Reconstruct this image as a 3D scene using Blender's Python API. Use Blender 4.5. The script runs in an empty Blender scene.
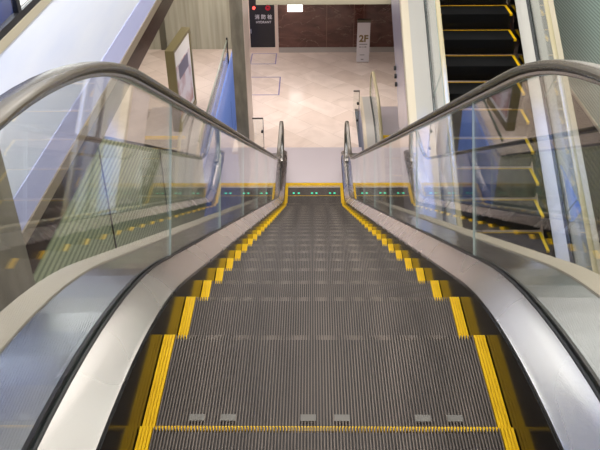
import bpy, math, random
from mathutils import Vector
random.seed(7)
S = bpy.context.scene
COL = S.collection
T = math.tan(math.radians(30)); C30 = math.cos(math.radians(30)); S30 = 0.5
F = -5.377            # lower floor level
U = -0.048            # upper floor level

# ------------------------------------------------------------------ materials
def principled(name, color, rough=0.5, metal=0.0, spec=0.5, emit=None, estr=0.0):
    m = bpy.data.materials.new(name); m.use_nodes = True
    b = m.node_tree.nodes['Principled BSDF']
    b.inputs['Base Color'].default_value = (*color, 1)
    b.inputs['Roughness'].default_value = rough
    b.inputs['Metallic'].default_value = metal
    b.inputs['Specular IOR Level'].default_value = spec
    if emit:
        b.inputs['Emission Color'].default_value = (*emit, 1)
        b.inputs['Emission Strength'].default_value = estr
    return m

def node(m, t, **kw):
    n = m.node_tree.nodes.new(t)
    for k, v in kw.items():
        if k in n.inputs: n.inputs[k].default_value = v
        else: setattr(n, k, v)
    return n

def link(m, a, ao, b, bi): m.node_tree.links.new(a.outputs[ao], b.inputs[bi])
def bsdf(m): return m.node_tree.nodes['Principled BSDF']

def noise_color(m, c1, c2, scale=(1, 1, 1), nscale=5.0, detail=4.0, lo=0.35, hi=0.65, target='Base Color'):
    tc = node(m, 'ShaderNodeTexCoord'); mp = node(m, 'ShaderNodeMapping'); mp.inputs['Scale'].default_value = scale
    nz = node(m, 'ShaderNodeTexNoise', Scale=nscale, Detail=detail)
    cr = node(m, 'ShaderNodeValToRGB')
    cr.color_ramp.elements[0].position = lo; cr.color_ramp.elements[0].color = (*c1, 1)
    cr.color_ramp.elements[1].position = hi; cr.color_ramp.elements[1].color = (*c2, 1)
    link(m, tc, 'Object', mp, 'Vector'); link(m, mp, 'Vector', nz, 'Vector'); link(m, nz, 'Fac', cr, 'Fac')
    link(m, cr, 'Color', bsdf(m), target)
    return tc, nz, cr

def brushed(name, color, rough, metal=1.0, var=0.02, scale=(.6, 1.2, 1.2)):
    m = principled(name, color, rough, metal)
    tc = node(m, 'ShaderNodeTexCoord'); mp = node(m, 'ShaderNodeMapping'); mp.inputs['Scale'].default_value = scale
    nz = node(m, 'ShaderNodeTexNoise', Scale=3.0, Detail=0.0)
    mr = node(m, 'ShaderNodeMapRange'); mr.inputs['To Min'].default_value = rough - var; mr.inputs['To Max'].default_value = rough + var
    link(m, tc, 'Object', mp, 'Vector'); link(m, mp, 'Vector', nz, 'Vector'); link(m, nz, 'Fac', mr, 'Value'); link(m, mr, 'Result', bsdf(m), 'Roughness')
    return m

def glass(name, tint, ior=1.5, boost=1.0):
    m = bpy.data.materials.new(name); m.use_nodes = True
    nt = m.node_tree
    nt.nodes.remove(nt.nodes['Principled BSDF']); out = nt.nodes['Material Output']
    tr = node(m, 'ShaderNodeBsdfTransparent', Color=(*tint, 1))
    gl = node(m, 'ShaderNodeBsdfGlossy', Color=(1, 1, 1, 1), Roughness=0.0)
    fr = node(m, 'ShaderNodeFresnel', IOR=ior)
    ge = node(m, 'ShaderNodeNewGeometry'); mi = node(m, 'ShaderNodeMapRange'); mi.inputs['To Min'].default_value = ior; mi.inputs['To Max'].default_value = 1/ior
    link(m, ge, 'Backfacing', mi, 'Value'); link(m, mi, 'Result', fr, 'IOR')
    mu = node(m, 'ShaderNodeMath', operation='MULTIPLY'); mu.inputs[1].default_value = boost; mu.use_clamp = True
    mx = node(m, 'ShaderNodeMixShader')
    link(m, fr, 'Fac', mu, 0); link(m, mu, 'Value', mx, 'Fac'); link(m, tr, 'BSDF', mx, 1); link(m, gl, 'BSDF', mx, 2)
    link(m, mx, 'Shader', out, 'Surface')
    return m

M = {}
M['tread'] = principled('tread_aluminium', (.16, .145, .135), .5, .2, .3)
noise_color(M['tread'], (.095, .077, .064), (.185, .150, .125), (3, .8, 1), 2.2, 5.0, .3, .72)
M['tread_base'] = principled('tread_groove', (.04, .034, .033), .6, .1)
M['tread_shaded'] = principled('tread_shaded', (.006, .006, .007), .5, .0)  # poor light on the right escalator's treads put into their colour
M['yellow'] = principled('safety_yellow', (.86, .56, .012), .5, 0, .2)
noise_color(M['yellow'], (.78, .46, .002), (.90, .56, .004), (1, 1, 1), 9, 3)
M['skirt'] = principled('black_skirt', (.002, .002, .002), .12, 0, .11)
M['steel'] = brushed('brushed_steel', (.64, .615, .60), .27)
M['steel_dark'] = brushed('polished_outer_deck', (.40, .41, .43), .20, var=.04)
M['steel_white'] = brushed('pale_deck_steel', (.50, .48, .44), .45, .1)
M['deck_satin'] = principled('satin_grey_deck', (.40, .385, .36), .45, .25)
M['trim'] = principled('beige_trim', (.55, .48, .37), .42, .2)
M['gasket'] = principled('black_gasket', (.012, .012, .014), .35)
M['rubber'] = principled('handrail_rubber', (.15, .13, .10), .26, .1, .6)
M['rubber_olive'] = principled('handrail_olive', (.42, .36, .22), .35, .1)
M['guide'] = brushed('handrail_guide', (.42, .41, .40), .25)
M['glass'] = glass('balustrade_glass', (.955, .965, .955), 1.5, 1.0)
M['glass_edge'] = principled('glass_edge', (.45, .56, .54), .25)
M['clad'] = principled('lavender_cladding', (.50, .48, .60), .18, .15)
M['landing'] = brushed('landing_plate', (.52, .47, .50), .42, .35)
M['greenlight'] = principled('green_comb_light', (.02, .4, .25), .4, 0, .5, (.05, .95, .55), .8)
M['patch'] = principled('pale_light_patch', (.17, .16, .14), .6)
M['white'] = principled('white_paint', (.80, .79, .77), .45)
M['lamp'] = principled('added_white_lamp', (.9, .9, .9), .4, 0, .5, (1, .97, .92), 6.0)
M['lamp_cool'] = principled('cool_lamp', (.9, .9, .9), .4, 0, .5, (.86, .90, 1), 7.0)
M['sign_lamp'] = principled('blank_sign_lamp', (.9, .9, .9), .4, 0, .5, (1, .98, .96), 2.2)

# ------------------------------------------------------------------ builders
def link_obj(o, parent=None):
    COL.objects.link(o)
    if parent: o.parent = parent
    return o

def mesh_obj(name, verts, faces, mats, parent=None, midx=None, smooth=False):
    me = bpy.data.meshes.new(name)
    me.from_pydata([tuple(v) for v in verts], [], faces)
    for m in (mats if isinstance(mats, (list, tuple)) else [mats]): me.materials.append(m)
    if midx:
        for p, i in zip(me.polygons, midx): p.material_index = i
    if smooth:
        for p in me.polygons: p.use_smooth = True
    me.validate(); me.update()
    import bmesh
    bm = bmesh.new(); bm.from_mesh(me); bmesh.ops.recalc_face_normals(bm, faces=bm.faces); bm.to_mesh(me); bm.free()
    if smooth: me.set_sharp_from_angle(angle=math.radians(40))
    return link_obj(bpy.data.objects.new(name, me), parent)

class MB:
    """collects shapes for ONE mesh"""
    def __init__(s): s.v = []; s.f = []; s.m = []
    def add(s, vs, fs, mi=0):
        o = len(s.v); s.v += [tuple(v) for v in vs]; s.f += [tuple(i + o for i in f) for f in fs]; s.m += [mi] * len(fs)
    def box(s, a, b, mi=0):
        x0, y0, z0 = a; x1, y1, z1 = b
        s.add([(x0,y0,z0),(x1,y0,z0),(x1,y1,z0),(x0,y1,z0),(x0,y0,z1),(x1,y0,z1),(x1,y1,z1),(x0,y1,z1)],
              [(0,3,2,1),(4,5,6,7),(0,1,5,4),(1,2,6,5),(2,3,7,6),(3,0,4,7)], mi)
    def tube(s, pts, r, n=10, mi=0, closed=False):
        pts = [Vector(p) for p in pts]; rings = []
        for i, p in enumerate(pts):
            a = pts[max(i-1, 0)]; b = pts[min(i+1, len(pts)-1)]
            d = (b - a).normalized(); up = Vector((0,0,1)) if abs(d.z) < .9 else Vector((1,0,0))
            x = d.cross(up).normalized(); y = x.cross(d)
            rings.append([p + x * r * math.cos(t) + y * r * math.sin(t) for t in [2*math.pi*k/n for k in range(n)]])
        vs = [v for r_ in rings for v in r_]; fs = []
        for i in range(len(rings) - 1):
            for k in range(n): fs.append((i*n+k, i*n+(k+1)%n, (i+1)*n+(k+1)%n, (i+1)*n+k))
        fs += [tuple(range(n))[::-1], tuple(range((len(rings)-1)*n, len(rings)*n))]
        s.add(vs, fs, mi)
    def disc(s, c, r, axis, depth, n=24, mi=0, r_in=0):
        ax = {'x': Vector((1,0,0)), 'y': Vector((0,1,0)), 'z': Vector((0,0,1))}[axis]
        u = Vector((0,0,1)) if axis != 'z' else Vector((1,0,0)); w = ax.cross(u); c = Vector(c)
        ring = lambda rr, d: [c + ax * d + (u * math.cos(2*math.pi*k/n) + w * math.sin(2*math.pi*k/n)) * rr for k in range(n)]
        if r_in:
            vs = ring(r, 0) + ring(r, depth) + ring(r_in, depth) + ring(r_in, 0); fs = []
            for q in range(4):
                for k in range(n): fs.append((q*n+k, q*n+(k+1)%n, ((q+1)%4)*n+(k+1)%n, ((q+1)%4)*n+k))
            s.add(vs, fs, mi)
        else:
            vs = ring(r, 0) + ring(r, depth)
            s.add(vs, [tuple(range(n)), tuple(range(n, 2*n))[::-1]] + [(k, (k+1)%n, n+(k+1)%n, n+k) for k in range(n)], mi)
    def build(s, name, mats, parent=None, smooth=False):
        return mesh_obj(name, s.v, s.f, mats, parent, s.m, smooth)

def tag(o, label=None, cat=None, group=None, kind=None):
    if label: o['label'] = label
    if cat: o['category'] = cat
    if group: o['group'] = group
    if kind: o['kind'] = kind
    return o

def empty(name, loc, rz=0.0):
    o = bpy.data.objects.new(name, None); o.empty_display_size = .2
    o.location = loc; o.rotation_euler = (0, 0, rz); COL.objects.link(o); return o

def struct(name, mb, mats, **kw): return tag(mb.build(name, mats, **kw), kind='structure')

# ------------------------------------------------------------------ escalator
def profile(h, ye, Rt, hb, Rb=2.0, ya=-2.3, yb=10.95, n=14):
    """side profile: level at the top, arc, 30 degree incline z=-T*y+h, arc, level at F+hb. Same number of points for every call."""
    pts = []
    zf = -T*ye + h + Rt*(1 - C30); y0 = ye - Rt*S30
    for k in range(5): pts.append((ya + (y0-ya)*k/4, zf))
    for k in range(1, n+1):
        t = math.radians(30)*k/n; pts.append((y0 + Rt*math.sin(t), zf - Rt*(1-math.cos(t))))
    zb = F + hb; ys = -(zb + Rb*(1-C30) - h)/T; z1 = -T*ys + h
    for k in range(1, 11): pts.append((ye + (ys-ye)*k/10, (-T*ye+h) + (z1+T*ye-h)*k/10))
    for k in range(1, n+1):
        t = math.radians(30)*(1 - k/n); pts.append((ys + Rb*(S30-math.sin(t)), zb + Rb*(1-math.cos(t))))
    y2 = ys + Rb*S30
    for k in range(1, 4): pts.append((y2 + (yb-y2)*k/3, zb))
    return pts

def zat(prof, y):
    for (a, za), (b, zb) in zip(prof, prof[1:]):
        if a <= y <= b: return za + (zb-za)*(y-a)/(b-a)
    return prof[0][1] if y < prof[0][0] else prof[-1][1]

def loft(name, section, mats, parent, closed=True, smooth=True):
    """section: list of (x, profile); lofted index by index along the run, capped"""
    n = len(section); L = len(section[0][1]); vs = []; fs = []
    for i in range(L):
        for x, p in section: vs.append((x, p[i][0], p[i][1]))
    kmax = n if closed else n-1
    for i in range(L-1):
        for k in range(kmax): fs.append((i*n+k, i*n+(k+1)%n, (i+1)*n+(k+1)%n, (i+1)*n+k))
    if closed: fs += [tuple(range(n)), tuple(range((L-1)*n, L*n))[::-1]]
    return mesh_obj(name, vs, fs, mats, parent, None, smooth)

def shift(p, dz): return [(y, z+dz) for y, z in p]

YB = 10.55
W2 = .4857; YW = .037; DEP = .400
def cleat_prism(mb, x0, x1, line, hgt, mi=0):
    """raised rib between x0 and x1 following a polyline of (y,z) with normals, hgt deep"""
    n = len(line); vs = []
    for x in (x0, x1):
        for (y, z, ny, nz) in line: vs.append((x, y, z))
        for (y, z, ny, nz) in line: vs.append((x, y - ny*hgt, z - nz*hgt))
    fs = []
    for i in range(n-1):
        fs.append((i, i+1, 2*n+i+1, 2*n+i))            # top
        fs.append((i, n+i, n+i+1, i+1))                # side
        fs.append((2*n+i, 2*n+i+1, 3*n+i+1, 3*n+i))
    fs.append((0, 2*n, 3*n, n)); fs.append((n-1, 2*n-1, 4*n-1, 3*n-1))
    mb.add(vs, fs, mi)

RIS = [(0, 0, 0, 1), (.0, -.004, 1, .2), (-.004, -.03, 1, .1), (-.018, -.13, 1, .1), (-.05, -.235, 1, .3)]
def step_meshes():
    d = {}
    mb = MB(); n = 108; p = 2*W2/n
    for k in range(n):
        x = -W2 + p*k
        cleat_prism(mb, x+p*.30, x+p*.68, [(-DEP+.019, 0, 0, 1)] + RIS, .010, 0)
    # dark tray below the ribs, with the curved riser
    x0, x1 = -W2-YW, W2+YW
    tr = [(-DEP+.002, -.0095), (-.012, -.0095), (-.014, -.03), (-.028, -.13), (-.06, -.235), (-.09, -.235), (-.06, -.06), (-DEP+.002, -.05)]
    m = len(tr); vs = [(x, y, z) for x in (x0, x1) for y, z in tr]
    mb.add(vs, [tuple(range(m)), tuple(range(m, 2*m))[::-1]] + [(k, (k+1)%m, m+(k+1)%m, m+k) for k in range(m)], 1)
    d['step'] = mb
    for nm, s in (('left', -1), ('right', 1)):
        mb = MB()
        for k in range(4):
            a = s*(W2 + .0005 + k*.0092); b = s*(W2 + .0005 + k*.0092 + .0078)
            mb.box((min(a, b), -DEP+.001, -.0094), (max(a, b), .0006, .0012))
            mb.box((min(a, b), -.012, -.03), (max(a, b), .0008, -.0094))
        d[nm] = mb
    mb = MB()
    for k in range(n):
        x = -W2 + p*k
        mb.box((x+p*.2, -DEP+.001, -.0094), (x+p*.8, -DEP+.018, .0005))
    d['back'] = mb
    return d

def smooth_ramp(y, a, b):
    t = min(max((y-a)/(b-a), 0), 1); return t*t*(3-2*t)

def build_escalator(root, steps, phase, dims, mats, light_patches=False, glass_joints=(), first=True, newel_glass=True):
    NOSE = profile(0, .315, 1.0, 0, 1.5, ya=-2.6, yb=11.4)
    xi, xo, xg, xr, xd, xt = dims
    IN = profile(.075, .45, 3.3, .085)
    OUT = profile(.157, .45, 3.7, .15)
    DK = profile(.150, .45, 3.7, .145)
    RAIL = profile(.908, .44, 2.85, .97, ya=-2.0, yb=YB)
    # steps
    sm = step_meshes(); proto = None
    for k in steps:
        y = DEP*k + phase; z = zat(NOSE, y)
        if proto is None:
            st = sm['step'].build('step', [mats['tread'], mats['tread_base']], root)
            subs = [sm[q].build('demarcation_line', M['yellow'], st) for q in ('left', 'right', 'back')]
            proto = st
        else:
            st = proto.copy(); COL.objects.link(st); st.parent = root
            for s_ in subs: c = s_.copy(); COL.objects.link(c); c.parent = st
        st.location = (0, y, z)
        if light_patches and k == 0:
            for x in (-.37, -.28, -.05, .047, .278, .37):
                mb = MB()
                mb.box((x-.022, -.362, -.006), (x+.022, -.338, .0004))
                mb.build('light_patch', M['patch'], st)  # pale plate painting light that comes up through the step grooves
    # skirts, decks
    for s in (-1, 1):
        lo = shift(NOSE_LIKE(IN), -.33)
        loft('skirt_panel', [(s*(xi-.006), shift(IN, -.01)), (s*(xi+.012), shift(IN, -.01)), (s*(xi+.012), lo), (s*(xi-.006), lo)], mats['skirt'], root, smooth=False)
        mid = [((a[0]*.45+b[0]*.55), (a[1]*.36+b[1]*.64)) for a, b in zip(IN, OUT)]
        xm = xi + (xo-xi)*.55
        loft('inner_deck', [(s*xi, shift(IN, -.012)), (s*xi, IN), (s*(xi+.008), shift(IN, .008)), (s*xm, mid), (s*xo, OUT), (s*xo, shift(OUT, -.05)), (s*(xi+.014), shift(IN, -.06))], mats['deck'], root)
        loft('glass_gasket', [(s*xo, shift(OUT, -.004)), (s*xo, shift(OUT, .006)), (s*(xg-.0075), shift(OUT, .010)), (s*(xg-.0075), shift(OUT, -.03)), (s*xo, shift(OUT, -.03))], mats['gasket'], root)
        loft('glass_gasket', [(s*(xg+.0075), shift(OUT, .006)), (s*(xg+.02), shift(OUT, .002)), (s*(xg+.02), shift(OUT, -.03)), (s*(xg+.0075), shift(OUT, -.03))], mats['gasket'], root)
        loft('outer_deck', [(s*(xg+.02), shift(OUT, -.004)), (s*xd, DK), (s*xd, shift(DK, -.04)), (s*(xg+.02), shift(OUT, -.05))], mats['outer'], root, smooth=False)
        loft('deck_trim', [(s*xd, shift(DK, .006)), (s*(xt-.01), shift(DK, .006)), (s*xt, shift(DK, -.006)), (s*xt, shift(DK, -.09)), (s*xd, shift(DK, -.09))], mats['trim'], root, smooth=False)
        deep = [(y, z-1.15) for y, z in DK]
        loft('side_cladding', [(s*(xt-.012), shift(DK, -.09)), (s*(xt-.012), deep), (s*(xt-.06), deep), (s*(xt-.06), shift(DK, -.09))], M['clad'], root, smooth=False)
        # handrail: C-shaped rubber over the full run with rounded newels at both ends
        r = .40; path = []
        yT, zT = RAIL[0]; yB, zB = RAIL[-1]
        for k in range(16): t = math.pi*(1 - k/16); path.append((yT - r*math.sin(t), zT - r + r*math.cos(t)))
        path += RAIL
        for k in range(1, 17): t = math.pi*k/16; path.append((yB + r*math.sin(t), zB - r + r*math.cos(t)))
        def sweep(nm, sec, mat):
            n = len(sec); vs = []; fs = []
            for i, (y, z) in enumerate(path):
                a = path[max(i-1, 0)]; b = path[min(i+1, len(path)-1)]
                d = Vector((0, b[0]-a[0], b[1]-a[1])).normalized(); nn = Vector((0, -d.z, d.y))
                for u, v in sec: vs.append((s*xr + u, y + nn.y*v, z + nn.z*v))
            for i in range(len(path)-1):
                for k in range(n): fs.append((i*n+k, i*n+(k+1)%n, (i+1)*n+(k+1)%n, (i+1)*n+k))
            fs += [tuple(range(n)), tuple(range((len(path)-1)*n, len(path)*n))[::-1]]
            return mesh_obj(nm, vs, fs, mat, root, None, True)
        sweep('handrail', [(-.021, -.011), (-.030, -.006), (-.032, .001), (-.026, .008), (-.014, .011), (0, .012), (.014, .011), (.026, .008), (.032, .001), (.030, -.006), (.021, -.011), (.016, -.009), (-.016, -.009)], mats['rail'])
        sweep('handrail_guide', [(-.010, -.0095), (.010, -.0095), (.010, -.014), (.013, -.018), (.012, -.025), (.008, -.028), (-.008, -.028), (-.012, -.025), (-.013, -.018), (-.010, -.014)], mats['guide'])
        # glass panels between joints square to the incline
        OB = shift(OUT, -.02); RT = shift(RAIL, -.030); g = .002; th = .004
        js = [None] + list(glass_joints) + [None]
        for ja, jb in zip(js, js[1:]):
            poly = []
            a0 = -2.2 if ja is None else ja + g; b0 = YB + .22 if jb is None else jb - g
            ar = -2.0 if ja is None else ja + .37 + g; br = YB if jb is None else jb + .37 - g
            N = 24
            for q in range(N+1): y = a0 + (b0-a0)*q/N; poly.append((y, zat(OB, y)))
            if jb is None:
                rr = r - .030
                for q in range(12, 0, -1):
                    t = math.radians(150)*q/12; poly.append((yB + rr*math.sin(t), zB - r + rr*math.cos(t)))
            for q in range(N+1): y = br + (ar-br)*q/N; poly.append((y, zat(RT, y)))
            if ja is None:
                rr = r - .030
                for q in range(1, 13):
                    t = math.radians(150)*q/12; poly.append((yT - rr*math.sin(t), zT - r + rr*math.cos(t)))
            m = len(poly); x1, x2 = s*xg - th, s*xg + th
            vs = [(x1, y, z) for y, z in poly] + [(x2, y, z) for y, z in poly]
            fs = [tuple(range(m)), tuple(range(m, 2*m))[::-1]] + [(k, (k+1)%m, m+(k+1)%m, m+k) for k in range(m)]
            mesh_obj('glass_panel', vs, fs, [M['glass'], M['glass_edge']], root, [0, 0] + [1]*m)
        # steel end piece where the deck meets the landing
        mb = MB(); zb = F
        for (ya, yb) in ((10.80, 11.20),):
            a = [(xi, .0), (xi, .085), (xi+.01, .10), (xg-.01, .16), (xg+.02, .165), (xg+.12, .12), (xg+.13, 0)]
            m = len(a); vs = [(s*x, ya, zb+z) for x, z in a] + [(s*(xi*.3+x*.7 if z else x), yb, zb + z*.55) for x, z in a]
            mb.add(vs, [tuple(range(m)), tuple(range(m, 2*m))[::-1]] + [(k, (k+1)%m, m+(k+1)%m, m+k) for k in range(m)])
        ec = mb.build('deck_end_cap', mats['deck'], root)
        for yy in (10.86, 11.0):
            b2 = MB(); b2.disc((s*(xi+.055), yy, zb+.115), .014, 'z', .018, 12)
            b2.build('bolt', M['gasket'], ec)
    # combs and landing plates at both ends
    for end in ('bottom', 'top'):
        zc = F if end == 'bottom' else NOSE[0][1]
        sg = 1 if end == 'bottom' else -1
        yc = 9.948 if end == 'bottom' else -1.22
        mb = MB(); n = 72
        for k in range(n):
            x = -xi + .012 + (2*xi-.024)*k/n
            mb.box((x, min(yc-sg*.02, yc+sg*.03), zc-.004), (x+.009, max(yc-sg*.02, yc+sg*.03), zc+.006))
        mb.box((-xi+.008, min(yc+sg*.03, yc+sg*.14), zc-.02), (xi-.008, max(yc+sg*.03, yc+sg*.14), zc+.010))
        cp = mb.build('comb_plate', M['yellow'] if end == 'bottom' else mats['deck'], root)
        mb = MB(); ya, yb = sorted((yc+sg*.10, yc+sg*1.50))
        mb.box((-xi+.008, ya, zc-.03), (xi-.008, yb if end == 'top' else 11.21, zc+.012))
        if end == 'bottom':
            mb.box((-xt, 11.21, zc-.03), (xt, yb, zc+.012))
            
        mb.build('landing_plate', M['landing'], root)
        if end == 'bottom':
            for x in (-.37, -.28, -.04, .04, .285, .365):
                m2 = MB(); m2.box((x-.017, 9.67, F+.002), (x+.017, 9.70, F+.012)); m2.build('comb_light', M['greenlight'], root)
            for s in (-1, 1):
                m2 = MB(); xa, xb = sorted((s*(xi-.055), s*(xi-.006))); m2.box((xa, 9.35, F+.0015), (xb, 9.97, F+.010)); m2.build('landing_edge_line', M['yellow'], root)

def NOSE_LIKE(p): return p

own = dict(tread=M['tread'], tread_base=M['tread_base'], skirt=M['skirt'], deck=M['steel'], outer=M['steel_dark'], trim=M['trim'], gasket=M['gasket'], rail=M['rubber'], guide=M['guide'])
up = dict(tread=M['tread_shaded'], tread_base=M['tread_shaded'], skirt=M['skirt'], deck=M['steel_white'], outer=M['deck_satin'], trim=M['trim'], gasket=M['gasket'], rail=M['rubber_olive'], guide=M['guide'])

e1 = empty('escalator', (0, 0, 0))
tag(e1, 'descending escalator in the centre with grooved grey steps edged in yellow', 'escalator')
build_escalator(e1, range(-3, 26), 0.0, (.5305, .607, .619, .606, .84, .95), own, True, (.62, 2.05, 3.43, 4.8, 6.2, 7.6))
e2 = empty('escalator', (2.29, 11.79, 0), math.pi)
tag(e2, 'rising escalator on the right, its unlit steps coloured black and outlined in yellow', 'escalator')
build_escalator(e2, range(2, 24), -.09, (.56, .69, .73, .70, .97, 1.08), up, False, (1.5, 3.0, 4.5, 6.0, 7.5))
e3 = empty('escalator', (1.83, 10.66, F - U), math.pi)
tag(e3, 'lower escalator reaching the pale tiled floor, only its rounded handrail end showing', 'escalator')
build_escalator(e3, range(-3, 4), 0.0, (.5305, .607, .619, .606, .80, .86), dict(up, tread=M['tread'], deck=M['steel_white']), False, (1.5,))
for c in e3.children:
    if c.name.startswith('comb_plate') and c.data.materials[0] != M['yellow']: c.data.materials[0] = M['yellow']

for (y, z) in [(8.55 + .13*q, T*(8.55 + .13*q) - 6.809 - .93) for q in range(3)]:
    b = MB(); b.disc((1.068, 11.79-y, z), .035, 'x', .03, 12); b.build('panel_fixing', M['gasket'], e2)

# ------------------------------------------------------------------ building materials
mf = principled('pale_marble_floor', (.78, .66, .58), .16, 0, .5)
tc = node(mf, 'ShaderNodeTexCoord'); mp = node(mf, 'ShaderNodeMapping'); mp.inputs['Rotation'].default_value = (0, 0, math.radians(45))
br = node(mf, 'ShaderNodeTexBrick', Scale=1.0); br.offset = 0.5
br.inputs['Brick Width'].default_value = 1.1; br.inputs['Row Height'].default_value = .55; br.inputs['Mortar Size'].default_value = .004
br.inputs['Color1'].default_value = (.86, .735, .66, 1); br.inputs['Color2'].default_value = (.74, .61, .53, 1); br.inputs['Mortar'].default_value = (.60, .49, .42, 1)
nz = node(mf, 'ShaderNodeTexNoise', Scale=1.6, Detail=6.0, Distortion=1.5); mx = node(mf, 'ShaderNodeMixRGB', blend_type='MULTIPLY'); mx.inputs['Fac'].default_value = .35
cr = node(mf, 'ShaderNodeValToRGB'); cr.color_ramp.elements[0].position = .35; cr.color_ramp.elements[0].color = (.72, .68, .66, 1); cr.color_ramp.elements[1].position = .6
link(mf, tc, 'Object', mp, 'Vector'); link(mf, mp, 'Vector', br, 'Vector'); link(mf, tc, 'Object', nz, 'Vector'); link(mf, nz, 'Fac', cr, 'Fac')
link(mf, br, 'Color', mx, 1); link(mf, cr, 'Color', mx, 2); link(mf, mx, 'Color', bsdf(mf), 'Base Color')

mw = principled('brown_marble', (.10, .04, .03), .14, 0, .5)
tc = node(mw, 'ShaderNodeTexCoord'); mp = node(mw, 'ShaderNodeMapping'); mp.inputs['Scale'].default_value = (1, 1, 2.2); mp.inputs['Rotation'].default_value = (0, .5, 0)
nz = node(mw, 'ShaderNodeTexNoise', Scale=2.0, Detail=7.0, Distortion=.8); cr = node(mw, 'ShaderNodeValToRGB')
cr.color_ramp.elements[0].position = .3; cr.color_ramp.elements[0].color = (.07, .027, .02, 1); cr.color_ramp.elements[1].position = .7; cr.color_ramp.elements[1].color = (.15, .065, .05, 1)
nz2 = node(mw, 'ShaderNodeTexNoise', Scale=1.1, Detail=5.0, Distortion=1.2)
sb = node(mw, 'ShaderNodeMath', operation='SUBTRACT'); sb.inputs[1].default_value = .5
ab = node(mw, 'ShaderNodeMath', operation='ABSOLUTE'); c2 = node(mw, 'ShaderNodeValToRGB')
c2.color_ramp.elements[0].position = 0; c2.color_ramp.elements[0].color = (.30, .30, .30, 1); c2.color_ramp.elements[1].position = .007; c2.color_ramp.elements[1].color = (0, 0, 0, 1)
mx = node(mw, 'ShaderNodeMixRGB'); mx.inputs[2].default_value = (.62, .42, .34, 1)
link(mw, tc, 'Object', mp, 'Vector'); link(mw, mp, 'Vector', nz, 'Vector'); link(mw, nz, 'Fac', cr, 'Fac'); link(mw, mp, 'Vector', nz2, 'Vector')
link(mw, nz2, 'Fac', sb, 0); link(mw, sb, 'Value', ab, 0); link(mw, ab, 'Value', c2, 'Fac'); link(mw, c2, 'Color', mx, 'Fac'); link(mw, cr, 'Color', mx, 1); link(mw, mx, 'Color', bsdf(mw), 'Base Color')

m_fascia = principled('white_lavender_fascia', (.78, .82, .96), .16, 0, .6)
noise_color(m_fascia, (.74, .79, .95), (.84, .87, .97), (1, .4, 2), 1.4, 3)
m_lav = principled('lavender_band', (.50, .52, .78), .3)
m_bronze = principled('bronze_trim', (.36, .29, .21), .35, .35)
m_soffit = principled('brown_recess', (.055, .034, .028), .2, .1)
noise_color(m_soffit, (.045, .028, .024), (.075, .045, .035), (1, 1, 1), 1.3, 3)
m_olive = principled('olive_glass_wall', (.42, .40, .27), .25)
noise_color(m_olive, (.33, .325, .25), (.46, .45, .36), (6, 6, .25), 1.5, 3)
m_grey = principled('grey_stone_pillar', (.30, .27, .21), .35)
noise_color(m_grey, (.19, .165, .125), (.28, .245, .19), (3, 3, 1), 3, 6)
m_pink = principled('pale_pink', (.72, .58, .50), .35)
m_beam = principled('olive_beam', (.10, .094, .066), .6)
m_base = principled('grey_baseboard', (.40, .36, .33), .4)
m_wall = principled('off_white_wall', (.70, .68, .64), .6)
m_ceil = principled('ceiling_white', (.75, .74, .72), .7)
m_slab = principled('upper_floor_stone', (.62, .58, .54), .3)
m_dark = principled('dark_void', (.02, .019, .018), .5)

def ribbed(name, c1, c2, pitch):
    m = principled(name, c1, .30, .2)
    tc = node(m, 'ShaderNodeTexCoord'); sx = node(m, 'ShaderNodeSeparateXYZ')
    mu = node(m, 'ShaderNodeMath', operation='MULTIPLY'); mu.inputs[1].default_value = 2*math.pi/pitch
    si = node(m, 'ShaderNodeMath', operation='SINE'); cr = node(m, 'ShaderNodeValToRGB')
    mr = node(m, 'ShaderNodeMapRange'); mr.inputs['From Min'].default_value = -1
    cr.color_ramp.elements[0].position = .25; cr.color_ramp.elements[0].color = (*c2, 1); cr.color_ramp.elements[1].position = .6; cr.color_ramp.elements[1].color = (*c1, 1)
    link(m, tc, 'Object', sx, 'Vector'); link(m, sx, 'Z', mu, 0); link(m, mu, 'Value', si, 0); link(m, si, 'Value', mr, 'Value')
    link(m, mr, 'Result', cr, 'Fac'); link(m, cr, 'Color', bsdf(m), 'Base Color')
    return m
m_rib = ribbed('ribbed_green_panel', (.60, .74, .65), (.33, .44, .38), .045)
m_rib2 = ribbed('ribbed_green_cladding', (.62, .68, .42), (.30, .35, .22), .066)
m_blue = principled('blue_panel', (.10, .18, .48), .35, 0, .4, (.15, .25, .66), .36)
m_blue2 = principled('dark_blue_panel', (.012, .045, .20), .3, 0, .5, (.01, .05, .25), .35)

# ------------------------------------------------------------------ setting
YW_ = 16.79
XV = -1.98            # left edge of the lower floor opening
# lower floor: slab with openings
b = MB()
fl = lambda x0, y0, x1, y1: b.box((x0, y0, F-.06), (x1, y1, F))
fl(-8, -4, XV, 18)              # left
fl(XV, 16.4, 6, 18)             # back strip
fl(-1.62, 11.3, -1.20, 16.4)
fl(-1.20, 9.9, .90, 16.4)       # middle landing
fl(.90, 13.3, 6, 16.4)         # behind the lower escalator
fl(2.80, -4, 6, 13.3)          # right
fl(XV, -4, 2.80, 1.0)           # below the camera
b.box((-1.0, 1.0, F-.35), (.90, 9.9, F-.30))
struct('floor', b, [mf])
b = MB(); b.box((-.93, YW_, F), (6, YW_+.3, 1.0)); struct('wall_back', b, [mw])
b = MB(); b.box((-.90, YW_-.03, F), (6, YW_, F+.13)); struct('baseboard_back', b, [m_base])
b = MB(); b.box((-8, YW_+.25, F), (-1.62, YW_+.4, 1.0)); struct('wall_back_left', b, [m_olive])
b = MB(); b.box((-8.2, -4, F-4), (-8, 18, 3.4)); struct('wall_left', b, [m_wall])
b = MB()
for k in range(2): b.box((-5.6+k*1.6, YW_+.20, F), (-5.45+k*1.6, YW_+.25, F+3.8))
struct('trim_1', b, [m_beam])
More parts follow.
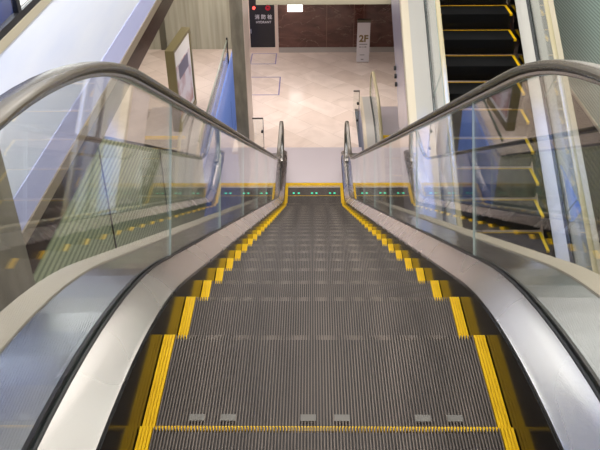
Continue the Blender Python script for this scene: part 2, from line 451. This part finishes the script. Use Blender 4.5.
# beam at the edge of the opening, ceilings of the lower floor
b = MB(); b.box((-1.2, 13.55, -3.145), (1.90, 13.85, U-.02)); struct('beam', b, [m_beam])
b = MB(); b.box((-1.95, 13.86, -3.05), (6, 17.1, -2.9)); b.box((-8, -4, -1.25), (-1.97, 17.1, -1.15)); struct('ceiling_lower', b, [m_ceil])
# upper floor slab
b = MB(); b.box((-8, -4, U-.2), (-1.90, 18, U)); b.box((-1.87, -6, U-.2), (4.1, -2.75, U)); b.box((-1.87, 13.9, U-.2), (6, 18, U)); b.box((-8, -6, U-.2), (-1.87, -4, U)); b.box((4.1, -6, U-.2), (6, 13.9, U)); struct('floor_upper', b, [m_slab])
# left side of the opening: white fascia, lavender band, bronze trims, brown recess
b = MB(); b.box((-1.84, -4, -.70), (-1.80, 17, .085)); struct('wall_fascia', b, [m_fascia])
b = MB(); b.box((-1.84, -4, -.93), (-1.795, 17, -.702)); struct('trim_2', b, [m_lav])
b = MB(); b.box((-1.84, -4, -1.02), (-1.785, 17, -.932)); struct('trim_3', b, [m_bronze])
b = MB(); b.box((-1.90, -4, .0855), (-1.785, 17, .145)); struct('trim_4', b, [principled('olive_trim', (.50, .44, .32), .4, .2)])
b = MB(); b.box((-1.97, -4, -1.36), (-1.86, 17, -1.0)); struct('wall_recess', b, [m_soffit])
# pillars
b = MB(); b.box((-1.75, -1.5, F), (-1.58, 1.43, -.02)); struct('pillar_near', b, [m_grey])
b = MB(); b.box((-1.40, 10.35, -9.99), (-1.186, 11.28, U-.25)); struct('pillar_left', b, [m_grey])
b = MB(); b.box((-1.186, 10.36, -9.99), (-1.176, 11.3, U-.25)); struct('pillar_light_slab', b, [m_pink])  # paler slab paints the light falling on the pillar's right face
# right: ribbed wall, metal edge, dark recess
b = MB(); b.box((4.0, -4, -3.1), (4.1, 13.9, -.9)); struct('wall_right', b, [m_rib])
b = MB(); b.box((3.98, -4, -3.14), (4.02, 13.9, -3.1)); struct('trim_6', b, [M['trim']])
b = MB(); b.box((4.35, -4, F), (4.45, 13.9, -3.0)); b.box((4.1, -4, -3.1), (4.45, 13.9, -3.0)); struct('wall_recess_right', b, [m_soffit])
b = MB(); b.box((4.02, -4, -.9), (4.1, 13.9, 3.4)); struct('added_glow_wall_right', b, [principled('glow_wall', (.8, .77, .72), .6, 0, .5, (1, .94, .86), .55)])  # unseen upper wall made to glow so the left deck reflects brightness
b = MB(); b.box((-5.6, -4, U), (-5.5, 14, 3.38)); struct('wall_glow_left', b, [principled('cool_glow_wall', (.8, .82, .86), .5, 0, .5, (.78, .86, 1), .9)])  # unseen cool glowing surface, added to brighten the right deck's reflection
# upper room shell
b = MB(); b.box((-8, -6.2, U), (6, -6, 3.4)); struct('wall_front', b, [m_wall])
b = MB(); b.box((-8.2, -6.2, 3.4), (6, 18, 3.5)); struct('ceiling', b, [m_ceil])
b = MB(); b.box((-8, 17.4, U), (6, 17.6, 3.4)); struct('wall_far_upper', b, [m_wall])
b = MB(); b.box((6, -6, F-4), (6.2, 18, 3.4)); struct('wall_far_right', b, [m_wall])
b = MB(); b.box((-8, -4, -10.2), (6, 18, -10)); struct('floor_bottom', b, [m_slab])

# ------------------------------------------------------------------ things
# ribbed cladding that steps down on the left
b = MB(); x0, x1 = -1.955, -1.90
pl = [(1.45, -1.40), (4.05, -1.40), (9.3, -4.43), (9.3, F+.001), (1.45, F+.001)]
m = len(pl); vs = [(x, y, z) for x in (x0, x1) for y, z in pl]
t = empty('ribbed_screen', (-1.93, 5, F))
def local(mb, root): mb.v = [tuple(Vector(v) - root.location) for v in mb.v]; return mb
b.add(vs, [tuple(range(m)), tuple(range(m, 2*m))[::-1]] + [(k, (k+1)%m, m+(k+1)%m, m+k) for k in range(m)])
local(b, t).build('ribbed_panel', m_rib2, t)
b = MB()
for y in (3.9, 6.2):
    zt = -1.40 if y < 4.05 else -1.40 - (y-4.05)*T
    b.box((-1.898, y, F+.002), (-1.893, y+.03, zt-.02))
local(b, t).build('panel_joint', M['gasket'], t)
b = MB()
b.tube([(-1.927, 1.45, -1.385), (-1.927, 4.05, -1.385), (-1.927, 9.3, -4.415)], .022, 8)
local(b, t).build('top_rail', M['gasket'], t)
tag(t, 'green ribbed screen sloping down beneath the pale left fascia', 'screen')

# glass guard along the left opening of the lower floor
t = empty('glass_guard', (XV, 12, F)); tag(t, 'clear glass guard with dark top rail left of the grey pillar', 'guard rail')
b = MB(); b.box((XV-.006, 9.6, F+.03), (XV+.006, 14.6, F+1.08)); local(b, t).build('glass_panel', [M['glass']], t)
b = MB(); b.box((XV-.015, 9.6, F+1.08), (XV+.015, 14.6, F+1.115)); local(b, t).build('top_rail', principled('green_glass_rail', (.10, .13, .09), .3), t)
b = MB(); b.box((XV-.018, 14.6, F), (XV+.018, 14.64, F+1.16)); local(b, t).build('post', M['gasket'], t)
b = MB(); b.box((XV-.016, 9.6, F), (XV+.016, 14.6, F+.03)); local(b, t).build('base_channel', M['guide'], t)

# blue hoarding in the opening below
t = empty('blue_hoarding', (-1.9, 10, -9.99)); tag(t, 'bright blue panel wall in the floor opening beside the grey pillar', 'hoarding')
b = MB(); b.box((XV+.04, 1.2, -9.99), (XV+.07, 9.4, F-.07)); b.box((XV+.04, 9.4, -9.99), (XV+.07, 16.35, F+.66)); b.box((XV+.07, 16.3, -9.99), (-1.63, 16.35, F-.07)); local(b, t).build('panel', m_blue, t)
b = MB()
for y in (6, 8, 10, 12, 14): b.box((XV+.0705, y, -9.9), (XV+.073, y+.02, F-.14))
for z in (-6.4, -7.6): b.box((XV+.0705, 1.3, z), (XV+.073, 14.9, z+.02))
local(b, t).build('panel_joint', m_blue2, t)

# hydrant cabinet in the back wall
t = empty('hydrant_cabinet', (-1.28, YW_, F)); tag(t, 'black fire hydrant cabinet with red lamp set in the back wall', 'cabinet')
b = MB()
b.box((-1.66, YW_-.02, F), (-.90, YW_+.25, F+.135)); b.box((-.985, YW_-.02, F+.135), (-.90, YW_+.25, -3.1)); b.box((-1.66, YW_-.02, F+.135), (-1.625, YW_+.25, -3.1)); b.box((-1.66, YW_-.02, -3.2), (-.90, YW_+.25, -3.05))
local(b, t).build('frame', m_pink, t)
b = MB(); b.box((-1.622, YW_-.012, F+.14), (-.988, YW_+.03, -3.22)); dr = local(b, t).build('door', principled('black_door', (.016, .014, .017), .35), t)
b = MB(); b.disc((-1.50, YW_-.014, -4.205), .035, 'y', -.045, 20); local(b, t).build('alarm_lamp', principled('red_lamp', (.8, .02, .02), .3, 0, .5, (1, .08, .06), 3.0), dr)
b = MB(); b.disc((-1.147, YW_-.014, -4.205), .065, 'y', -.03, 24, 0, .022); local(b, t).build('alarm_ring', principled('red_ring', (.55, .012, .04), .4), dr)
b = MB(); b.box((-1.61, YW_-.04, -4.86), (-1.59, YW_-.013, -4.74)); local(b, t).build('handle', M['steel'], dr)
def text(body, size, loc, rot, mat, parent, root, name='lettering', ext=.003, space=1.0, align='CENTER', bold=0.0):
    cu = bpy.data.curves.new(name, 'FONT'); cu.body = body; cu.size = size; cu.extrude = ext; cu.align_x = align; cu.align_y = 'CENTER'; cu.space_character = space; cu.offset = bold
    o = bpy.data.objects.new(name, cu); COL.objects.link(o)
    o.location = Vector(loc); o.rotation_euler = rot
    bpy.context.view_layer.update()
    me = bpy.data.meshes.new_from_object(o.evaluated_get(bpy.context.evaluated_depsgraph_get()))
    me.transform(o.matrix_world); me.transform(__import__('mathutils').Matrix.Translation(-root.location))
    me.materials.clear(); me.materials.append(mat)
    bpy.data.objects.remove(o)
    return link_obj(bpy.data.objects.new(name, me), parent)
mt = principled('white_lettering', (.62, .60, .66), .5)
text('消 防 栓', .125, (-1.268, YW_-.016, -4.447), (math.pi/2, 0, 0), mt, dr, t, bold=.002)
text('HYDRANT', .082, (-1.268, YW_-.016, -4.577), (math.pi/2, 0, 0), mt, dr, t, bold=.001)

# floor number sign
t = empty('floor_sign', (1.23, 16.05, F)); tag(t, 'freestanding pale 2F sign with dark cap before the brown wall', 'sign')
b = MB(); b.box((1.075, 16.02, F+.03), (1.388, 16.08, F+1.03)); pn = local(b, t).build('sign_panel', principled('pale_sign', (.60, .56, .58), .35), t)
b = MB(); b.box((1.07, 16.01, F+1.03), (1.393, 16.09, F+1.10)); local(b, t).build('cap', principled('dark_olive_cap', (.07, .06, .035), .4), t)
b = MB(); b.box((1.085, 16.0, F), (1.378, 16.10, F+.03)); local(b, t).build('base', M['steel'], t)
mg = principled('brown_lettering', (.16, .10, .02), .4)
text('2F', .235, (1.235, 16.018, F+.62), (math.pi/2, 0, 0), mg, pn, t, bold=.008)
b = MB(); b.box((1.13, 16.014, F+.47), (1.33, 16.019, F+.495)); b.box((1.13, 16.014, F+.40), (1.19, 16.019, F+.425)); b.box((1.21, 16.014, F+.40), (1.24, 16.019, F+.425)); b.box((1.26, 16.014, F+.40), (1.31, 16.019, F+.43)); b.box((1.15, 16.014, F+.20), (1.27, 16.019, F+.22)); b.box((1.18, 16.014, F+.08), (1.25, 16.019, F+.105))
local(b, t).build('notice_lines', principled('grey_lettering', (.25, .24, .24), .5), pn)

# blank lit sign on the back wall
t = empty('lit_sign', (-.47, YW_, -4.1)); tag(t, 'small blank white lit sign on the brown wall by the hydrant cabinet', 'sign')
b = MB(); b.box((-.655, YW_-.06, -4.298), (-.275, YW_-.005, -3.92)); local(b, t).build('lit_face', M['sign_lamp'], t)
b = MB(); b.box((-.665, YW_-.05, -3.92), (-.265, YW_-.001, -3.90)); local(b, t).build('bracket', M['steel'], t)

# marble joint lines on back wall
b = MB()
for x in (.33, 1.02, 1.27, 2.4): b.box((x, YW_-.004, F+.13), (x+.012, YW_+.001, -2.9))
struct('trim_7', b, [principled('marble_joint', (.26, .13, .10), .2)])

# poster stand on the left
t = empty('poster_stand', (-2.78, 12.9, F), math.radians(-5)); tag(t, 'tall poster stand with thick olive frame seen through the left glass', 'poster stand')
b = MB(); b.box((-.09, -.72, .0), (.09, -.66, 1.75)); b.box((-.09, .66, .0), (.09, .72, 1.75)); b.box((-.09, -.66, 1.69), (.09, .66, 1.75)); b.box((-.09, -.66, 0), (.09, .66, .12))
b.build('frame', principled('olive_frame', (.20, .17, .08), .35), t)
b = MB(); b.box((-.06, -.66, .12), (.06, .66, 1.69)); b.build('backing', M['white'], t)
mpz = principled('poster_print', (.6, .4, .36), .3)
noise_color(mpz, (.75, .70, .72), (.45, .22, .20), (1, 1, 1), 2.2, 3, .4, .6)
b = MB(); b.box((.061, -.56, .22), (.066, .56, 1.35)); b.build('poster', mpz, t)
b = MB(); b.box((.067, -.40, 1.02), (.070, .40, 1.32)); b.build('poster_panel', principled('dark_print', (.16, .14, .17), .3), t)

# low glass guards either side of the landing
def low_guard(name, x0, x1, y, label):
    t = empty(name, ((x0+x1)/2, y, F)); tag(t, label, 'guard rail', 'low glass guards on the lower floor')
    b = MB(); b.box((x0, y-.005, F+.02), (x1, y+.005, F+.88)); local(b, t).build('glass_panel', [M['glass']], t)
    b = MB(); b.box((x0, y-.012, F+.88), (x1, y+.012, F+.905)); local(b, t).build('top_rail', principled('bronze_rail', (.12, .10, .09), .3, .5), t)
    b = MB(); b.box((x1-.012, y-.012, F), (x1, y+.012, F+.88)); b.box((x1-.012, y-.05, F), (x1+.0, y+.05, F+.012)); local(b, t).build('post', M['guide'], t)
    b = MB()
    for z in (.25, .62): b.disc((x1-.03, y-.03, F+z), .022, 'y', .06, 12)
    local(b, t).build('clamp', M['gasket'], t)
low_guard('low_guard', -1.165, -.957, 10.94, 'low glass guard between the grey pillar and the central escalator')
low_guard('low_guard', .80, .925, 12.2, 'low glass guard beside the lower escalator handrail end')

# tape outlines on the floor
mtape = principled('violet_tape', (.20, .17, .36), .5)
def outline(x0, y0, x1, y1, label, w=.028, sides='bftr'):
    b = MB(); z0, z1 = F+.0005, F+.0025
    b.box((x0, y0, z0), (x1, y0+w, z1)); b.box((x1-w, y0+w, z0), (x1, y1-w, z1))
    b.box((x0, y1-w, z0), (x1, y1, z1)) if 't' in sides else None
    b.box((x0, y0+w, z0), (x0+w, y1-w, z1))
    tag(b.build('floor_marking', mtape), label, 'floor marking', 'tape outlines on the pale floor')
outline(-1.60, 15.96, -.943, 16.70, 'violet tape outline right under the hydrant cabinet')
outline(-1.56, 14.05, -.790, 15.13, 'violet tape outline one step out from the hydrant cabinet')

# guard and blue display on the upper floor, left
t = empty('upper_guard', (-1.805, 6, .145)); tag(t, 'black-footed glass guard above the pale left fascia', 'guard rail')
b = MB(); b.box((-1.825, -4, .1455), (-1.788, 13.8, .19)); local(b, t).build('base_channel', M['gasket'], t)
b = MB()
for y in (2.56,): b.box((-1.823, y, .191), (-1.79, y+.055, U+1.0))
local(b, t).build('post', M['gasket'], t)
b = MB(); b.box((-1.811, -3.9, .191), (-1.803, 2.55, U+1.0)); b.box((-1.811, 2.625, .191), (-1.803, 13.7, U+1.0)); local(b, t).build('glass_panel', [M['glass']], t)
t = empty('display_case', (-2.9, 3.1, U)); tag(t, 'dark blue display case on the upper floor behind the glass guard', 'display case')
b = MB(); b.box((-3.3, .6, U), (-1.86, 2.66, U+1.5)); local(b, t).build('case_body', m_blue2, t)
b = MB(); b.box((-3.2, .7, U+1.5), (-2.0, 2.6, U+1.53)); local(b, t).build('case_top', M['gasket'], t)
t = empty('lit_box', (-2.8, 5.2, U)); tag(t, 'white lit box on the upper floor beside the dark blue case', 'light box')
b = MB(); b.box((-3.0, 2.72, U), (-1.86, 6.4, U+.7)); local(b, t).build('lit_face', M['sign_lamp'], t)
b = MB(); b.box((-3.02, 2.70, U+.7), (-1.85, 6.42, U+.74)); local(b, t).build('lid', M['white'], t)

# blue pointed plate standing in for a reflection on the right outer deck
t = empty('reflection_plate', (3.1, 5.9, T*5.9 - 6.64)); tag(t, 'bright blue pointed plate imitating a reflection on the steel deck of the right escalator', 'reflection plate')
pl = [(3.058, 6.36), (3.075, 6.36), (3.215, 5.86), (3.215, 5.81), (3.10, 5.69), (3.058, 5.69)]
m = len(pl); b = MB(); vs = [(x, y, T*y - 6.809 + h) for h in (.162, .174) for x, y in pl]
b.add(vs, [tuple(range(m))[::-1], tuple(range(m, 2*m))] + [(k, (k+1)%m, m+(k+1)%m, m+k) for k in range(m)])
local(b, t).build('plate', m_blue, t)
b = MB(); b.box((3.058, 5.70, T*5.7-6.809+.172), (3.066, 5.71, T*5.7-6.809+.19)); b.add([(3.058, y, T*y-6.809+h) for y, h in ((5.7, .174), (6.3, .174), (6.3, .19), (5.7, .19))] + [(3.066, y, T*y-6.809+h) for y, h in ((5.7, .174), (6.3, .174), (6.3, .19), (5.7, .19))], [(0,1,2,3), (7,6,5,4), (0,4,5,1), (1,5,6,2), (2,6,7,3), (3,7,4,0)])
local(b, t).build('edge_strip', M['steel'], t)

# ------------------------------------------------------------------ lights
def area(name, loc, size, power, color=(1, 1, 1), rot=(0, 0, 0)):
    l = bpy.data.lights.new(name, 'AREA'); l.shape = 'RECTANGLE'; l.size, l.size_y = size; l.energy = power; l.color = color
    o = bpy.data.objects.new(name, l); o.location = loc; o.rotation_euler = rot; COL.objects.link(o); return o
warm = (1, .90, .84)
area('lower_hall_light', (0.3, 15.4, -3.04), (6.0, 2.6), 290, warm)
area('landing_light', (-.2, 13.3, -2.95), (3.6, .5), 60, warm, (math.radians(-12), 0, 0))
area('incline_light', (-.2, 11.5, -.5), (1.2, 1.2), 30, warm)
area('lower_left_light', (-5, 11, -1.30), (4, 7), 140, (1, .94, .84))
area('upper_light', (0, 5.5, 3.35), (5, 8), 230, (1, .95, .90))
area('upper_light_near', (0, -2.0, 3.35), (3, 2), 60, (1, .95, .90))
area('fascia_fill', (-1.0, 6.0, 1.4), (.3, 10), 90, (.80, .87, 1), (0, math.radians(35), 0))  # unseen cool fill, added to brighten the fascia
area('right_wall_fill', (2.6, 8.0, 2.6), (.4, 8), 110, (.95, 1, .97), (0, math.radians(-40), 0))  # unseen fill, added to lift the ribbed wall
area('screen_light', (-1.0, 6.0, -1.2), (.2, 3), 14, (1, .98, .85), (0, math.radians(60), 0)) if 0 else None
l = bpy.data.lights.new('blue_reflection_spot', 'SPOT'); l.energy = 1500; l.color = (.10, .28, 1); l.spot_size = math.radians(24); l.spot_blend = .5; l.shadow_soft_size = .1  # unseen spot added on the right steps, imitating a blue glass reflection
o = bpy.data.objects.new('blue_reflection_spot', l); o.location = (2.3, 6.3, 3.2); COL.objects.link(o)
w = bpy.data.worlds.new('world'); S.world = w; w.use_nodes = True
w.node_tree.nodes['Background'].inputs[0].default_value = (.6, .6, .62, 1); w.node_tree.nodes['Background'].inputs[1].default_value = .28

# unseen ceiling lamps, added to brighten reflections in steel and glass
def added_ceiling_lamp(loc, size, label, mat):
    t = empty('added_ceiling_lamp', loc); tag(t, label, 'added ceiling light', 'added ceiling lights')
    b = MB(); b.box((-size[0]/2, -size[1]/2, -.03), (size[0]/2, size[1]/2, -.01)); b.build('added_diffuser', mat, t)
    b = MB()
    for s in (-1, 1): b.box((s*size[0]/2-.02, -size[1]/2-.02, -.035), (s*size[0]/2+.02, size[1]/2+.02, 0)); b.box((-size[0]/2, s*size[1]/2-.02, -.035), (size[0]/2, s*size[1]/2+.02, 0))
    b.build('frame', M['white'], t)  # frame of the added unseen lamp

added_ceiling_lamp((0, 2.0, 3.4), (1.2, 2.4), 'large white lamp panel added out of view over the middle of the escalator', M['lamp'])
added_ceiling_lamp((0, 7.5, 3.4), (1.2, 2.4), 'white lamp panel added out of view above the foot of the escalator', M['lamp'])

# ------------------------------------------------------------------ camera
f, pit, roll, cx, cy, cz, yaw = 743.862, .585785906, -.01157697, -.03822411, -1.82317959, 1.57610088, -.01958164
fw = Vector((math.sin(yaw)*math.cos(pit), math.cos(yaw)*math.cos(pit), -math.sin(pit)))
r = Vector((math.cos(yaw), -math.sin(yaw), 0)); u = r.cross(fw)
r2 = r*math.cos(roll) + u*math.sin(roll); u2 = r2.cross(fw)
from mathutils import Matrix
cam = bpy.data.cameras.new('camera'); co = bpy.data.objects.new('camera', cam); COL.objects.link(co)
mm = Matrix((r2, u2, -fw)).transposed().to_4x4(); mm.translation = (cx, cy, cz); co.matrix_world = mm
cam.sensor_width = 36; cam.lens = f/600*36; cam.clip_start = .05
S.camera = co
S.view_settings.view_transform = 'Standard'; S.view_settings.exposure = 0.0
S.cycles.max_bounces = 10; S.cycles.transparent_max_bounces = 24; S.cycles.glossy_bounces = 6; S.cycles.sample_clamp_indirect = 6
